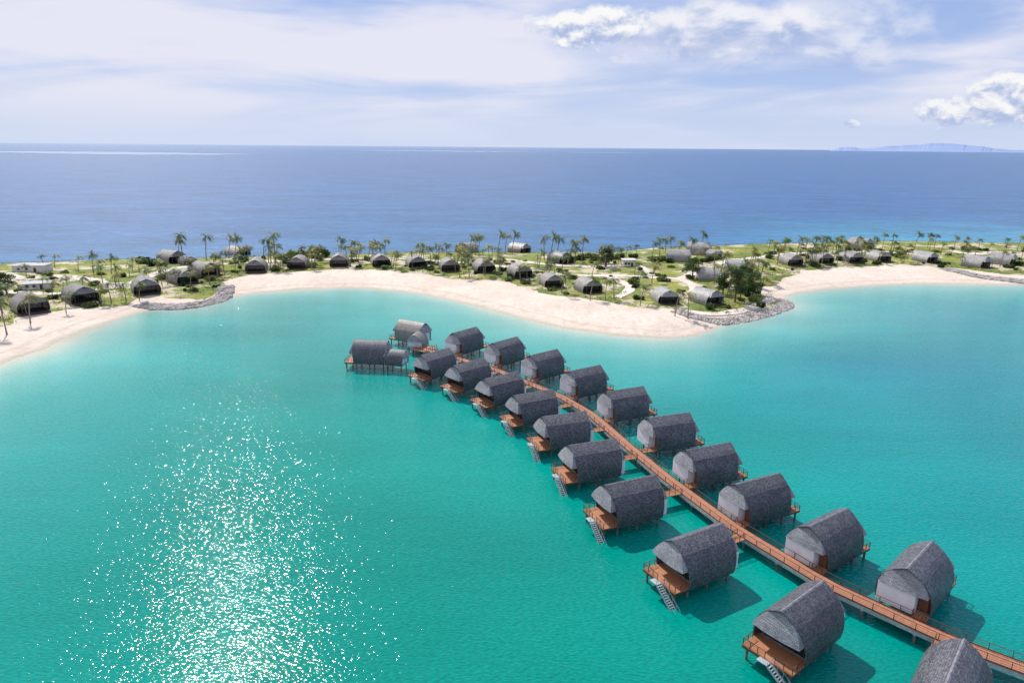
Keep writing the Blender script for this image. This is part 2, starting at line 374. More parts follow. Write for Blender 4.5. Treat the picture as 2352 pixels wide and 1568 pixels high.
def hills(pts,dist,name,label):
    mb=MB()
    for i in range(len(pts)-1):
        def P_(p,top,dd):
            d_=pdir(p[0],p[1]); k=(dist+dd)/math.hypot(d_.x,d_.y); z=CH+d_.z*k
            return (d_.x*k,d_.y*k,z if top else -60)
        a,b=pts[i],pts[i+1]
        mb.quad([P_(a,0,-2500),P_(b,0,-2500),P_(b,1,0),P_(a,1,0)])
        mb.quad([P_(a,1,0),P_(b,1,0),P_(b,0,3000),P_(a,0,3000)])
    o=mb.build(name,hm); tag(o,label,None,None,'structure')
def ridge(ctrl,n=60,j=.9):
    X=[c[0] for c in ctrl]; Y=[c[1] for c in ctrl]; out=[]
    for k in range(n+1):
        x=X[0]+(X[-1]-X[0])*k/n; out.append((x,float(np.interp(x,X,Y))+random.uniform(-j,j)*.6))
    return out
hills(ridge([(1905,346),(1930,339),(1960,338),(1985,342),(2010,339),(2040,335),(2080,334),(2110,333),(2135,330),(2165,329),(2200,331),(2225,334),(2255,336),(2280,341),(2320,345),(2420,346)]),38000,'distant_hills','hazy blue island hills on the horizon at right')
# ------------------------------------------------------------------ boardwalk
wpx=[(2640,1640),(2240,1492),(2135,1448),(1900,1340),(1690,1213),(1540,1103),(1440,1022),(1360,952),(1285,908),(1130,845),(960,797)]
FZ=2.1
DZ=FZ-.04
wc=[at(px,py,DZ) for px,py in wpx]
def catmull(P_,step=1.0):
    out=[]
    for i in range(len(P_)-1):
        p0=P_[max(i-1,0)]; p1=P_[i]; p2=P_[i+1]; p3=P_[min(i+2,len(P_)-1)]
        n=max(2,int((p2-p1).length/step))
        for k in range(n):
            t=k/n
            out.append(.5*((2*p1)+(p2-p0)*t+(2*p0-5*p1+4*p2-p3)*t*t+(3*p1-p0-3*p2+p3)*t**3))
    out.append(P_[-1]); return out
path=[]
for a,b in zip(wc[:-1],wc[1:]):
    n=max(1,int((b-a).length/1.2)); path+=[a.lerp(b,k/n) for k in range(n)]
path.append(wc[-1])
def relax(p_,n):
    for _ in range(n): p_=[p_[0]]+[(p_[i-1]+p_[i]*2+p_[i+1])/4 for i in range(1,len(p_)-1)]+[p_[-1]]
    return p_
guide=relax(path,120)
path=relax(path,2)
WH=1.2
def tangs(p_,i): return (p_[min(i+1,len(p_)-1)]-p_[max(i-1,0)]).normalized()
NRM=[Vector((0,0,1)).cross(tangs(path,i)).normalized() for i in range(len(path))]
GN=[Vector((0,0,1)).cross(tangs(guide,i)).normalized() for i in range(len(guide))]
bw=empty('boardwalk',path[-1],0,'long kinked terracotta plank boardwalk on piles between the two rows of overwater bungalows','boardwalk')
org=path[-1].copy()
def sweep(prof,name,m):
    mb=MB(); s_=0; n=len(prof)
    for i in range(len(path)-1):
        sl=(path[i+1]-path[i]).length
        for k in range(n):
            a=prof[k]; b=prof[(k+1)%n]
            def pt(i_,pr): return path[i_]+NRM[i_]*pr[0]+Vector((0,0,pr[1]))-org
            ua=a[0]+a[1]; ub=b[0]+b[1]
            mb.quad([pt(i,a),pt(i,b),pt(i+1,b),pt(i+1,a)],[(ua,s_),(ub,s_),(ub,s_+sl),(ua,s_+sl)])
        s_+=sl
    return mb.build(name,m,bw)
rect=lambda x0,x1,z0,z1:[(x0,z0),(x0,z1),(x1,z1),(x1,z0)]
sweep(rect(-WH,WH,-.12,0),'deck_planks',M['walk'])
for s_ in (-1,1):
    x=s_*(WH-.10)
    sweep(rect(x-.13,x+.13,-.66,-.13),'edge_beam',M['concrete'])
    x=s_*(WH-.06)
    sweep(rect(x-.04,x+.04,.93,.98),'handrail',M['rail'])
    sweep(rect(x-.05,x+.05,.003,.10),'kerb_board',M['rail'])
    mb=MB()
    for i in range(0,len(path)-1):
        p=path[i]+NRM[i]*x-org
        if i%2==0: mb.box(p.x,p.y,p.z+.47,.08,.08,.92,math.atan2(NRM[i].y,NRM[i].x))
        q=path[i+1]+NRM[i+1]*x-org
        for z0 in (.34,.62): mb.bar(p+Vector((0,0,z0)),q+Vector((0,0,z0)),.022)
    mb.build('railing',M['rail'],bw)
for i in range(3,len(path),5):
    for s_ in (-1,1):
        p=path[i]+NRM[i]*s_*.85-org
        MB().tube([(p.x,p.y,-5.5),(p.x,p.y,-.5)],[.17,.17],8).build('pile',M['pile'],bw)
    a=path[i]-NRM[i]*1.15-org; b=path[i]+NRM[i]*1.15-org
    MB().bar(a+Vector((0,0,-.79)),b+Vector((0,0,-.79)),.3,.24).build('crossbeam',M['concrete'],bw)
# ------------------------------------------------------------------ vaulted houses
PROF=[(3.72,-.35),(3.86,.3),(3.92,.9),(3.88,1.55),(3.72,2.2),(3.42,2.82),(2.97,3.42),(2.38,3.98),(1.68,4.47),(.88,4.88),(.35,5.10),(0,5.22)]
ZT=5.22
def wz(z,sa=1.,sh_=1.):
    return float(np.interp(z,[p[1]*sh_ for p in PROF],[p[0]*sa for p in PROF]))
def vault(mb,L,sa,sh_,thick=.16,z0=0.):
    prof=[(p[0]*sa,p[1]*sh_) for p in PROF]
    full=[(y,z) for y,z in prof]+[(-y,z) for y,z in prof[-2::-1]]
    arc=[0]
    for i in range(1,len(full)): arc.append(arc[-1]+math.hypot(full[i][0]-full[i-1][0],full[i][1]-full[i-1][1]))
    inner=[(y*(1-thick/3.9/sa),z-thick*(z/(5.16*sh_)) ) for y,z in full]
    n=len(full); xs_=[-L/2+L*k/4 for k in range(5)]
    X=lambda x,z: x*(1+.13*(max(z,0)/(ZT*sh_))**1.6)
    for i in range(n-1):
        for k in range(4):
            a,b=full[i],full[i+1]
            mb.quad([(X(xs_[k],a[1]),a[0],a[1]+z0),(X(xs_[k+1],a[1]),a[0],a[1]+z0),(X(xs_[k+1],b[1]),b[0],b[1]+z0),(X(xs_[k],b[1]),b[0],b[1]+z0)],[(xs_[k],arc[i]),(xs_[k+1],arc[i]),(xs_[k+1],arc[i+1]),(xs_[k],arc[i+1])])
        a,b=inner[i],inner[i+1]
        mb.quad([(X(-L/2,a[1]),a[0],a[1]+z0),(X(-L/2,b[1]),b[0],b[1]+z0),(X(L/2,b[1]),b[0],b[1]+z0),(X(L/2,a[1]),a[0],a[1]+z0)])
        for s_ in (-1,1):
            A,B,C,D=full[i],full[i+1],inner[i+1],inner[i]
            mb.quad([(X(s_*L/2,q[1]),q[0],q[1]+z0) for q in (A,B,C,D)])
def apron(L,sa,sh_,out,zlow,ztop,sgn,z0):
    mb=MB(); N=10; ztop*=sh_; zlow*=sh_; prev=None; xb=L/2-.3
    for k in range(N+1):
        t=k/N; z=ztop+(zlow-ztop)*t; w=wz(z,sa,sh_)*.95; x=L/2+.12+out*(t**.85)
        row=(x,w,z)
        if prev:
            x0,w0,zz=prev; s_=math.hypot(x-x0,z-zz); v0=(k-1)*s_; v1=k*s_
            bow=lambda q:.3*(1-q*q)*t
            bow0=lambda q:.3*(1-q*q)*(k-1)/N
            for a,b in ((-1,-.5),(-.5,0),(0,.5),(.5,1)):
                pts=[(x0+bow0(a),a*w0,zz),(x0+bow0(b),b*w0,zz),(x+bow(b),b*w,z),(x+bow(a),a*w,z)]
                mb.quad([(p[0]*sgn,p[1],p[2]+z0) for p in pts],[(a*w0,v0),(b*w0,v0),(b*w,v1),(a*w,v1)])
            for q in (-1,1):
                pts=[(xb,q*w0,zz),(x0,q*w0,zz),(x,q*w,z),(xb,q*w,z)]
                mb.quad([(p[0]*sgn,p[1],p[2]+z0) for p in pts],[(xb,v0),(x0,v0),(x,v1),(xb,v1)])
        prev=row
    x,w,z=prev
    mb.quad([(sgn*xb,-w,z+z0+.02),(sgn*x,-w,z+z0+.02),(sgn*(x+.28),0,z+z0+.02),(sgn*x,w,z+z0+.02),(sgn*xb,w,z+z0+.02)])
    return mb
def ridgecap(L,sh_,z0):
    mb=MB(); z=ZT*sh_+z0; x=L/2*1.13+.02
    mb.quad([(-x,-.2,z-.06),(x,-.2,z-.06),(x,0,z+.05),(-x,0,z+.05)])
    mb.quad([(-x,0,z+.05),(x,0,z+.05),(x,.2,z-.06),(-x,.2,z-.06)])
    return mb
def gable(x,sa,sh_,z0,zlo,zhi,shrink=.93):
    zs=[zlo+(zhi-zlo)*k/8 for k in range(9)]
    return [(x,wz(z,sa,sh_)*shrink,z+z0) for z in zs]+[(x,-wz(z,sa,sh_)*shrink,z+z0) for z in zs[::-1]]
cache={}
def cm(key,fn,m):
    if key not in cache: cache[key]=fn().mesh(key,M[m])
    return cache[key]
LV,SA,SH=8.7,.89,1.1
def f_roof():
    mb=MB(); vault(mb,LV,SA,SH,z0=FZ); return mb
def f_wall():
    mb=MB(); mb.box(-LV/2-.12,.65,FZ+1.24,1.7,4.6,2.72); return mb
def f_innerwall():
    mb=MB(); mb.quad(gable(-LV/2+.55,SA,SH,FZ,.02,4.6)); mb.quad(gable(LV/2-1.3,SA,SH,FZ,.02,4.6)[::-1]); return mb
def f_door(): return MB().box(-LV/2+.45,-2.35,FZ+1.1,.12,1.1,2.2)
def f_glass(): return MB().box(LV/2-1.22,0,FZ+1.2,.06,5.2,2.35)
def f_frame():
    mb=MB()
    for y in (-2.6,-1.3,0,1.3,2.6): mb.box(LV/2-1.16,y,FZ+1.2,.1,.1,2.4)
    mb.box(LV/2-1.16,0,FZ+2.44,.12,5.4,.12); return mb
def f_floor(): return MB().box(-.3,0,FZ-.16,LV+.8,6.2,.26)
DX0,DX1,DW=LV/2-.9,LV/2+2.5,3.3
def f_deck(): return MB().box((DX0+DX1)/2,0,FZ-.06,DX1-DX0,2*DW,.14,swap=True)
def f_fascia():
    mb=MB(); mb.box(DX1-.05,0,FZ-.27,.12,2*DW-.02,.26)
    for s_ in (-1,1): mb.box((DX0+DX1)/2,s_*(DW-.06),FZ-.27,DX1-DX0-.3,.12,.26)
    return mb
def railrun(mb,p,q,z,h=.92,step=1.15):
    p,q=Vector(p),Vector(q); L=(q-p).length; n=max(1,round(L/step))
    for k in range(n+1):
        c=p.lerp(q,k/n); mb.box(c.x,c.y,z+h/2,.07,.07,h)
    mb.bar((p.x,p.y,z+h),(q.x,q.y,z+h),.08,.05)
    for zz in (.15,.42,.68): mb.bar((p.x,p.y,z+zz),(q.x,q.y,z+zz),.025)
E_=.08
def f_rail_a():
    mb=MB(); railrun(mb,(LV/2+.4,-DW+E_,0),(DX1-E_,-DW+E_,0),FZ+.01); railrun(mb,(DX1-E_,-DW+E_,0),(DX1-E_,-.3,0),FZ+.01); return mb
def f_rail_b():
    mb=MB(); railrun(mb,(DX1-E_,1.0,0),(DX1-E_,DW-E_,0),FZ+.01); railrun(mb,(LV/2+.4,DW-E_,0),(DX1-E_,DW-E_,0),FZ+.01); return mb
def f_rail_full():
    mb=MB()
    railrun(mb,(LV/2+.4,-DW+E_,0),(DX1-E_,-DW+E_,0),FZ+.01)
    railrun(mb,(DX1-E_,-DW+E_,0),(DX1-E_,DW-E_,0),FZ+.01)
    railrun(mb,(LV/2+.4,DW-E_,0),(DX1-E_,DW-E_,0),FZ+.01)
    return mb
def f_stilt(x,y): return MB().tube([(x,y,-3.5),(x,y,FZ-.25)],[.17,.17],8)
ST0,ST1=(DX1+.5,.4,FZ),(DX1+.5,4.9,-.9)
def f_stair():
    mb=MB(); mb.box(DX1+.45,-.1,FZ-.06,.9,1.4,.1)
    for dx in (-.42,.42): mb.bar((ST0[0]+dx,ST0[1]+.3,ST0[2]-.1),(ST1[0]+dx,ST1[1],ST1[2]),.08,.24)
    n=15
    for k in range(n):
        t=(k+.5)/n; mb.box(ST0[0],ST0[1]+.3+(ST1[1]-ST0[1]-.3)*t,ST0[2]-.05+(ST1[2]-ST0[2])*t,.78,.17,.05)
    return mb
def f_stairrail():
    mb=MB()
    for dx in (-.46,.46):
        a=Vector((ST0[0]+dx,ST0[1]+.3,ST0[2]+.85)); b=Vector((ST1[0]+dx,ST1[1]-.3,ST1[2]+1.05)); mb.bar(a,b,.05)
        for k in range(6):
            c=a.lerp(b,k/5); mb.bar(c,(c.x,c.y,c.z-.9),.04)
    return mb
STILTS=[(-3.9,-2.5),(-3.9,2.5),(0,-2.5),(0,2.5),(3.7,-2.5),(3.7,2.5),(6.4,-2.8),(6.4,2.8)]
def bungalow(loc,rz,bridge,label,stairs,nm='overwater_bungalow',cat='bungalow',grp='shingled overwater bungalows in two rows along the boardwalk'):
    r=empty(nm,loc,rz,label,cat,grp)
    ro=link('roof',cm('bungalow_roof',f_roof,'shingle'),r)
    link('ridge_cap',cm('ridge_cap',lambda:ridgecap(LV,SH,FZ),'ridge'),ro)
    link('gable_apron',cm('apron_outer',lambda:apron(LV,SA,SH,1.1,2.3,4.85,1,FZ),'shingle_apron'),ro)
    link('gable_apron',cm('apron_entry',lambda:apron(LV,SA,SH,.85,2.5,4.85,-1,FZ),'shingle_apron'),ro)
    link('wall',cm('entry_wall',f_wall,'wall'),r)
    link('gable_wall',cm('gable_wall',f_innerwall,'dark'),r)
    link('door',cm('entry_door',f_door,'door'),r)
    g=link('glass_door',cm('glass_doors',f_glass,'glass'),r); link('door_frame',cm('glass_door_frame',f_frame,'dark'),g)
    link('floor_slab',cm('floor_slab',f_floor,'concrete'),r)
    dk=link('deck',cm('sun_deck',f_deck,'deck'),r); link('fascia',cm('deck_fascia',f_fascia,'rail'),dk)
    if stairs:
        link('railing',cm('deck_rail_far',f_rail_a,'rail'),r); link('railing',cm('deck_rail_near',f_rail_b,'rail'),r)
        s_=link('stair',cm('water_stair',f_stair,'metal'),r); link('stair_handrail',cm('stair_handrail',f_stairrail,'metal'),s_)
    else: link('railing',cm('deck_rail_full',f_rail_full,'rail'),r)
    for k,(x,y) in enumerate(STILTS): link('stilt',cm('stilt%d'%k,lambda:f_stilt(x,y),'pile'),r)
    if bridge>0.3:
        x0=-LV/2-bridge; x1=-LV/2+.3
        b_=MB().box((x0+x1)/2,-2.5,FZ-.07,x1-x0,1.7,.12).build('entry_bridge',M['deck'],r)
        for y in (-3.27,-1.73):
            mb=MB(); railrun(mb,(x0+.05,y,0),(-LV/2-1.1,y,0),FZ); mb.build('bridge_railing',M['rail'],b_)
    return r
def nearest(p): return min(range(len(guide)),key=lambda k:(guide[k].xy-p.xy).length)
Lrow=[(1000,832),(1078,857),(1151,889),(1225,930),(1295,982),(1360,1049),(1447,1140),(1600,1264),(1838,1416),(2182,1575)]
Rrow=[(1068,780),(1160,804),(1248,834),(1342,872),(1434,922),(1534,985),(1624,1059),(1737,1137),(1897,1229),(2105,1318)]
ORD=['first','second','third','fourth','fifth','sixth','seventh','eighth','ninth','tenth','eleventh','twelfth','thirteenth','fourteenth','fifteenth','sixteenth','seventeenth','eighteenth','nineteenth','twentieth','twenty-first','twenty-second','twenty-third','twenty-fourth','twenty-fifth','twenty-sixth','twenty-seventh','twenty-eighth']
for side,row in (('left',Lrow),('right',Rrow)):
    for k,(px,py) in enumerate(row):
        c=at(px,py,FZ+2.65); c.z=0
        i=nearest(c); n=GN[i].copy(); n.z=0
        dvec=(c-guide[i]); dvec.z=0
        if n.dot(dvec)<0: n=-n
        ang=math.atan2(n.y,n.x)
        e=c+Vector((-n.y,n.x,0))*(-2.5)
        dist=min((abs((p.xy-e.xy).cross(n.xy)),-(p.xy-e.xy).dot(n.xy)) for p in path)[1]
        if side=='left':
            if k==9: lab='cropped dark shingled bungalow at the bottom right edge, nearest of the left row'
            else: lab='dark shingled overwater bungalow with water stairs, %s from far end of left row'%ORD[k]
        else: lab='dark shingled overwater bungalow with white entry wall, %s from far end of right row'%ORD[k]
        bungalow(c,ang,dist-LV/2-WH+.05,lab,side=='left')
def end_villa(loc,rz,ann,annrz,label,mm):
    r=bungalow(loc,rz,0,label,False,'overwater_villa','villa','two-part villas at the far end of the boardwalk')
    def fv():
        mb=MB(); vault(mb,5.0,.66,.72,z0=FZ); return mb
    ro=link('annex_roof',cm('annex_roof_mesh'+mm,fv,mm),r,ann,annrz)
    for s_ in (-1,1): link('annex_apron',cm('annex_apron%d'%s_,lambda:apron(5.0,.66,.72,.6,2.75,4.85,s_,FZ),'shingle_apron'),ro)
    def fw():
        mb=MB(); mb.quad(gable(2.3,.66,.72,FZ,.02,3.3)); mb.quad(gable(-2.3,.66,.72,FZ,.02,3.3)); return mb
    link('annex_wall',cm('annex_wall_mesh',fw,'wall'),r,ann,annrz)
    link('annex_floor',cm('annex_floor_mesh',lambda:MB().box(0,0,FZ-.16,5.2,4.9,.3),'concrete'),r,ann,annrz)
    for x,y in ((-2,-1.9),(-2,1.9),(2,-1.9),(2,1.9)):
        a=Vector(ann)+Vector((x*math.cos(annrz)-y*math.sin(annrz),x*math.sin(annrz)+y*math.cos(annrz),0))
        MB().tube([(a.x,a.y,-3.5),(a.x,a.y,FZ-.25)],[.16,.16],8).build('stilt',M['pile'],r)
    for ch in r.children:
        if ch.name.startswith('roof') and mm!='shingle': ch.data=ch.data.copy(); ch.data.materials[0]=M[mm]
    return r
c=at(853,806,FZ+2.5); c.z=0; end_villa(c,R(176),(-7.6,2.0,0),R(-8),'two-part overwater villa at the far end, leftmost in the lagoon, with deck on its left','shingle')
c=at(948,760,FZ+2.5); c.z=0; end_villa(c,R(150),(-5.2,4.6,0),R(108),'browner two-part overwater villa at the far end, farthest from the camera','shingle_brown')
lp=path[-1]
ld_=empty('landing_deck',(lp.x,lp.y,0),math.atan2(-NRM[-1].x,NRM[-1].y)+.2,'small terracotta landing deck joining the two end villas to the boardwalk','deck')
MB().box(-2.0,0,DZ-.12,6.2,5.4,.12).build('deck_planks',M['deck'],ld_)
mb=MB(); railrun(mb,(-5.0,-2.6,0),(-5.0,2.6,0),DZ-.05); mb.build('railing',M['rail'],ld_)
for x in (-4.4,.2):
    for y in (-2.2,2.2): MB().tube([(x,y,-3.5),(x,y,DZ-.2)],[.16,.16],8).build('pile',M['pile'],ld_)
# ------------------------------------------------------------------ villas on the spit
def land_villa(px,py,face,s,label,short,m='shingle_brown'):
    p=atg(px,py); g=gz(p.x,p.y)
    r=empty('beach_villa',(p.x,p.y,g-.15),R(face-90),label,'villa','vaulted shingle villas on the spit'); r.scale=(s,s,s)
    z0=.5; L=8.6
    def fv():
        mb=MB(); vault(mb,L,1.12,.95,z0=z0); return mb
    ro=link('roof',cm('villa_roof_'+m,fv,m),r)
    link('ridge_cap',cm('villa_ridge',lambda:ridgecap(L,.95,z0),'ridge'),ro)
    link('gable_apron',cm('villa_apron1'+m,lambda:apron(L,1.12,.95,1.2,2.9,4.85,1,z0),m),ro)
    link('gable_apron',cm('villa_apron2'+m,lambda:apron(L,1.12,.95,1.1,2.5,4.85,-1,z0),m),ro)
    def fw():
        mb=MB(); mb.quad(gable(-L/2+.5,1.12,.95,z0,-.1,4.2)); mb.box(-L/2-.1,0,z0+1.15,.9,5.4,2.3); return mb
    link('wall',cm('villa_wall',fw,'cream'),r)
    def fg():
        mb=MB(); mb.quad(gable(L/2-1.6,1.12,.95,z0,-.1,4.2)); return mb
    gl=link('glass_front',cm('villa_glass',fg,'glass'),r)
    def ff():
        mb=MB()
        for y in (-2.9,-1.5,0,1.5,2.9): mb.box(L/2-1.5,y,z0+1.3,.12,.12,2.6)
        mb.box(L/2-1.5,0,z0+2.65,.14,6.4,.14); return mb
    link('glass_frame',cm('villa_gframe',ff,'dark'),gl)
    link('terrace',cm('villa_terrace',lambda:MB().box(.8,0,.12,L+3.4,7.6,.7),'dark'),r)
    for y in (-3.3,3.3): link('porch_post',cm('villa_post%d'%y,lambda:MB().box(L/2+1.2,y,z0+1.2,.18,.18,2.6),'dark'),r)
    return r,p,short
VL=[]
shore=[(70,712,48,1.15),(186,690,50,1.15),(336,670,34,1.15),(420,648,52,1.1),(470,630,58,1.1),(590,620,12,1.05),(686,613,5,1.05),(780,608,10,1.05),(874,608,18,1.05),(956,612,20,1.05),(1032,619,15,1.05),(1111,622,20,1.05),(1193,634,25,1.05),(1266,655,15,1.0),(1350,668,20,1.05),(1527,692,8,1.0),(1620,694,32,1.05),(1816,606,10,1),(1886,602,10,1),(1952,600,15,1),(2016,598,15,1),(2123,600,25,1),(2240,612,30,1.1),(2300,606,40,1.1)]
inl=[(395,602,60,1.15,'shingle_brown'),(432,607,50,.8,'shingle_brown'),(546,588,60,1.15,'shingle_brown'),(1072,579,-40,1.05,'shingle_light'),(1192,580,50,1.1,'shingle_brown'),(1285,602,40,1.05,'shingle'),(1557,600,75,1.2,'shingle_light'),(1603,583,70,1.25,'shingle_light'),(1640,590,50,.75,'shingle_light'),(1695,628,70,1.2,'shingle_light'),(1628,641,70,1.,'shingle_light'),(1975,569,35,1.15,'shingle_light')]
for k,(px,py,f,s,) in enumerate(shore):
    extra={0:'at the far left edge',16:'with ridge pointing at the rock tip',15:'with pale gable beside the rock tip'}.get(k,'facing the lagoon')
    VL.append(land_villa(px,py,f,s,'%s vaulted shore villa from the left, dark front %s'%(ORD[k],extra),'the %s shore villa from left'%ORD[k],m='shingle_light' if (k in (15,16) or k>19) else 'shingle_brown'))
for k,(px,py,f,s,m) in enumerate(inl):
    look={'shingle_brown':'brown-grey','shingle_light':'pale grey','shingle':'dark grey'}[m]
    VL.append(land_villa(px,py,f,s,'%s%s shingled villa set back inland, %s inland villa from the left'%('small ' if s<.85 else '',look,ORD[k]),'the %s inland villa from left'%ORD[k],m=m))
def service(px,py,w,d_,h,rz,label,rm):
    p=atg(px,py); r=empty('service_building',(p.x,p.y,gz(p.x,p.y)-.1),rz,label,'building')
    MB().box(0,0,h/2,w,d_,h).build('wall',M['cream'],r)
    MB().box(0,0,h+.12,w+.6,d_+.6,.25).build('roof',M[rm],r)
    MB().box(w*.2,-d_/2-.02,1.05,1.2,.08,2.1).build('door',M['dark'],r)
    for x in (-.3,-.05): MB().box(w*x,-d_/2-.02,1.6,1.1,.06,1.).build('window',M['glass'],r)
service(76,622,14,7,2.9,.1,'low flat-roofed building with grey roof on the far left lawn','concrete')
service(88,662,10,6,2.4,.35,'low service block between the left villas and the lawn','concrete')
service(1443,610,6.5,5,3.2,.1,'small white flat-roofed hut on the lawn behind the bay','cream')
# ------------------------------------------------------------------ paths
def pathstrip(pts,w,label):
    P_=catmull([atg(*p) for p in pts],3.); mb=MB(); N=[]
    for i in range(len(P_)):
        t=(P_[min(i+1,len(P_)-1)]-P_[max(i-1,0)]); t.z=0; t.normalize(); N.append(Vector((-t.y,t.x,0)))
    for i in range(len(P_)-1):
        for a,b in ((-1,-.33),(-.33,.33),(.33,1)):
            q=[]
            for (j,k) in ((i,a),(i,b),(i+1,b),(i+1,a)):
                pp=P_[j]+N[j]*w*k*(1+.15*math.sin(j*1.3)); q.append((pp.x,pp.y,gz(pp.x,pp.y)+.22))
            mb.quad(q)
    o=mb.build('sand_path',M['path']); tag(o,label,None,None,'structure')
pathstrip([(0,630),(60,640),(130,634),(200,642),(250,655),(290,652)],3.4,'pale path through the left lawn')
pathstrip([(-40,668),(40,672),(110,676),(200,668),(290,655),(330,640),(380,622),(440,612),(510,607)],2.8,'pale path behind the left shore villas')
pathstrip([(510,607),(600,602),(700,598),(800,595),(900,594),(1000,600),(1080,606),(1160,614),(1240,628),(1330,633),(1420,634),(1500,638),(1560,642),(1595,658),(1590,672),(1560,684)],2.4,'long pale path winding behind the bay villas')
pathstrip([(1080,600),(1140,596),(1200,601),(1250,607),(1330,612),(1400,612),(1460,610),(1482,622),(1500,634)],2.3,'pale path looping past the white hut')
pathstrip([(1400,634),(1420,645),(1445,658),(1440,672),(1415,684)],2.1,'short pale path curving to the beach')
pathstrip([(1560,642),(1620,620),(1650,606),(1700,596),(1760,590),(1840,582),(1920,580),(2000,578),(2100,584)],2.5,'pale path on the right lawn')
pathstrip([(2180,575),(2230,584),(2290,580),(2360,582),(2450,590)],3.2,'pale path at the far right')
pathstrip([(1570,714),(1640,722),(1710,712),(1765,692),(1772,680)],2.0,'pale path around the rock tip')
# ------------------------------------------------------------------ rocks
def revet(pts,hw,n,label):
    P_=catmull([at(px,py,.6) for px,py in pts],1.); mb=MB()
    phi=(1+5**.5)/2
    ico=[Vector(v).normalized() for v in ((-1,phi,0),(1,phi,0),(-1,-phi,0),(1,-phi,0),(0,-1,phi),(0,1,phi),(0,-1,-phi),(0,1,-phi),(phi,0,-1),(phi,0,1),(-phi,0,-1),(-phi,0,1))]
    fc=((0,11,5),(0,5,1),(0,1,7),(0,7,10),(0,10,11),(1,5,9),(5,11,4),(11,10,2),(10,7,6),(7,1,8),(3,9,4),(3,4,2),(3,2,6),(3,6,8),(3,8,9),(4,9,5),(2,4,11),(6,2,10),(8,6,7),(9,8,1))
    for _ in range(n):
        i=random.randrange(1,len(P_)-1); t=(P_[i+1]-P_[i-1]); t.z=0; t.normalize(); nn=Vector((-t.y,t.x,0))
        c=P_[i]+nn*random.uniform(-hw,hw)+t*random.uniform(-.6,.6); r=random.uniform(.28,.68)
        z=max(gz(c.x,c.y),-.15)+r*.3
        sc=Vector((random.uniform(.8,1.3),random.uniform(.8,1.2),random.uniform(.55,.9)))*r
        vs=[Vector((c.x+v.x*sc.x*random.uniform(.75,1.15),c.y+v.y*sc.y*random.uniform(.75,1.15),z+v.z*sc.z*random.uniform(.75,1.15))) for v in ico]
        i0=len(mb.v); mb.v.extend([tuple(v) for v in vs])
        for f in fc: mb.f.append(tuple(i0+q for q in f)); mb.uv.extend([(0,0)]*3)
    o=mb.build('rock_revetment',M['rock']); tag(o,label,'rocks',None,'stuff')
revet([(318,702),(370,704),(430,702),(485,692),(514,680),(520,663)],3.1,1900,'grey boulders armouring the left point of the bay')
revet([(1552,722),(1600,733),(1650,738),(1700,732),(1750,720),(1795,705),(1805,695),(1782,687)],3.1,2500,'grey boulders armouring the rounded tip at centre right')
revet([(2170,624),(2230,636),(2290,643),(2352,647),(2450,650)],3.8,1700,'grey boulders along the far right shore')
# ------------------------------------------------------------------ vegetation
def palm_meshes(k):
    rs=random.Random(100+k); H=10.; lean=rs.uniform(-.9,1.6); ly=rs.uniform(-.8,.8)
    tp=[(lean*(t**1.7),ly*(t**1.7),-.6+(H+.6)*t) for t in [q/7 for q in range(8)]]
    tr=MB().tube(tp,[.30,.22,.19,.18,.17,.155,.14,.13],6)
    top=Vector(tp[-1]); cr=MB(); nf=rs.randint(15,20); wind=Vector((.55,-.1,0))
    for f in range(nf):
        a=2*math.pi*f/nf*2.4+rs.uniform(-.3,.3); el=rs.uniform(-.35,1.15)
        d_=Vector((math.cos(a)*math.cos(el),math.sin(a)*math.cos(el),math.sin(el)))+wind*.45
        d_.normalize(); L=rs.uniform(2.9,4.2); p=top.copy(); N=9; pts=[p.copy()]
        for s_ in range(N):
            d_=(d_+Vector((wind.x*.05,0,-.15-.05*s_*.4))).normalized(); p=p+d_*L/N; pts.append(p.copy())
        for s_ in range(N):
            t=(s_+.5)/N; dd=(pts[s_+1]-pts[s_]); side=dd.cross(Vector((0,0,1)))
            if side.length<1e-4: side=Vector((1,0,0))
            side.normalize(); w=.85*math.sin(math.pi*(.12+.83*t))**.7*rs.uniform(.8,1.15)
            for sg in (-1,1):
                for h in (0,.5):
                    b0=pts[s_]+dd*h; b1=pts[s_]+dd*(h+.36)
                    tip=b0+dd*(.5)+side*sg*w+Vector((0,0,-w*rs.uniform(.35,.75)))+dd.normalized()*w*.5
                    i0=len(cr.v); cr.v.extend([tuple(b0),tuple(b1),tuple(tip)]); cr.f.append((i0,i0+1,i0+2)); cr.uv.extend([(0,0)]*3)
    return tr.mesh('palm_trunk',M['trunk'],True),cr
PAL=[]
for k in range(7):
    tr,cr=palm_meshes(k)
    PAL.append((tr,cr.mesh('palm_crown',M['palm'] ),cr.mesh('palm_crown_dry',M['palm_dry'])))
plants=[]
def palm(px,py,h,k=None,dry=False):
    p=atg(px,py)
    if gz(p.x,p.y)<.5: return
    k=random.randrange(7) if k is None else k
    r=link('palm_tree',None,None,(p.x,p.y,gz(p.x,p.y)),random.uniform(-.7,.7)); s=h/10.
    cs=random.uniform(.95,1.25)*(.75+.25*s)
    r.scale=(s*.4+.6*cs,)*2+(s,)
    link('trunk',PAL[k][0],r); link('crown',PAL[k][2 if dry else 1],r)
    plants.append(('palm',px,py,r,h))
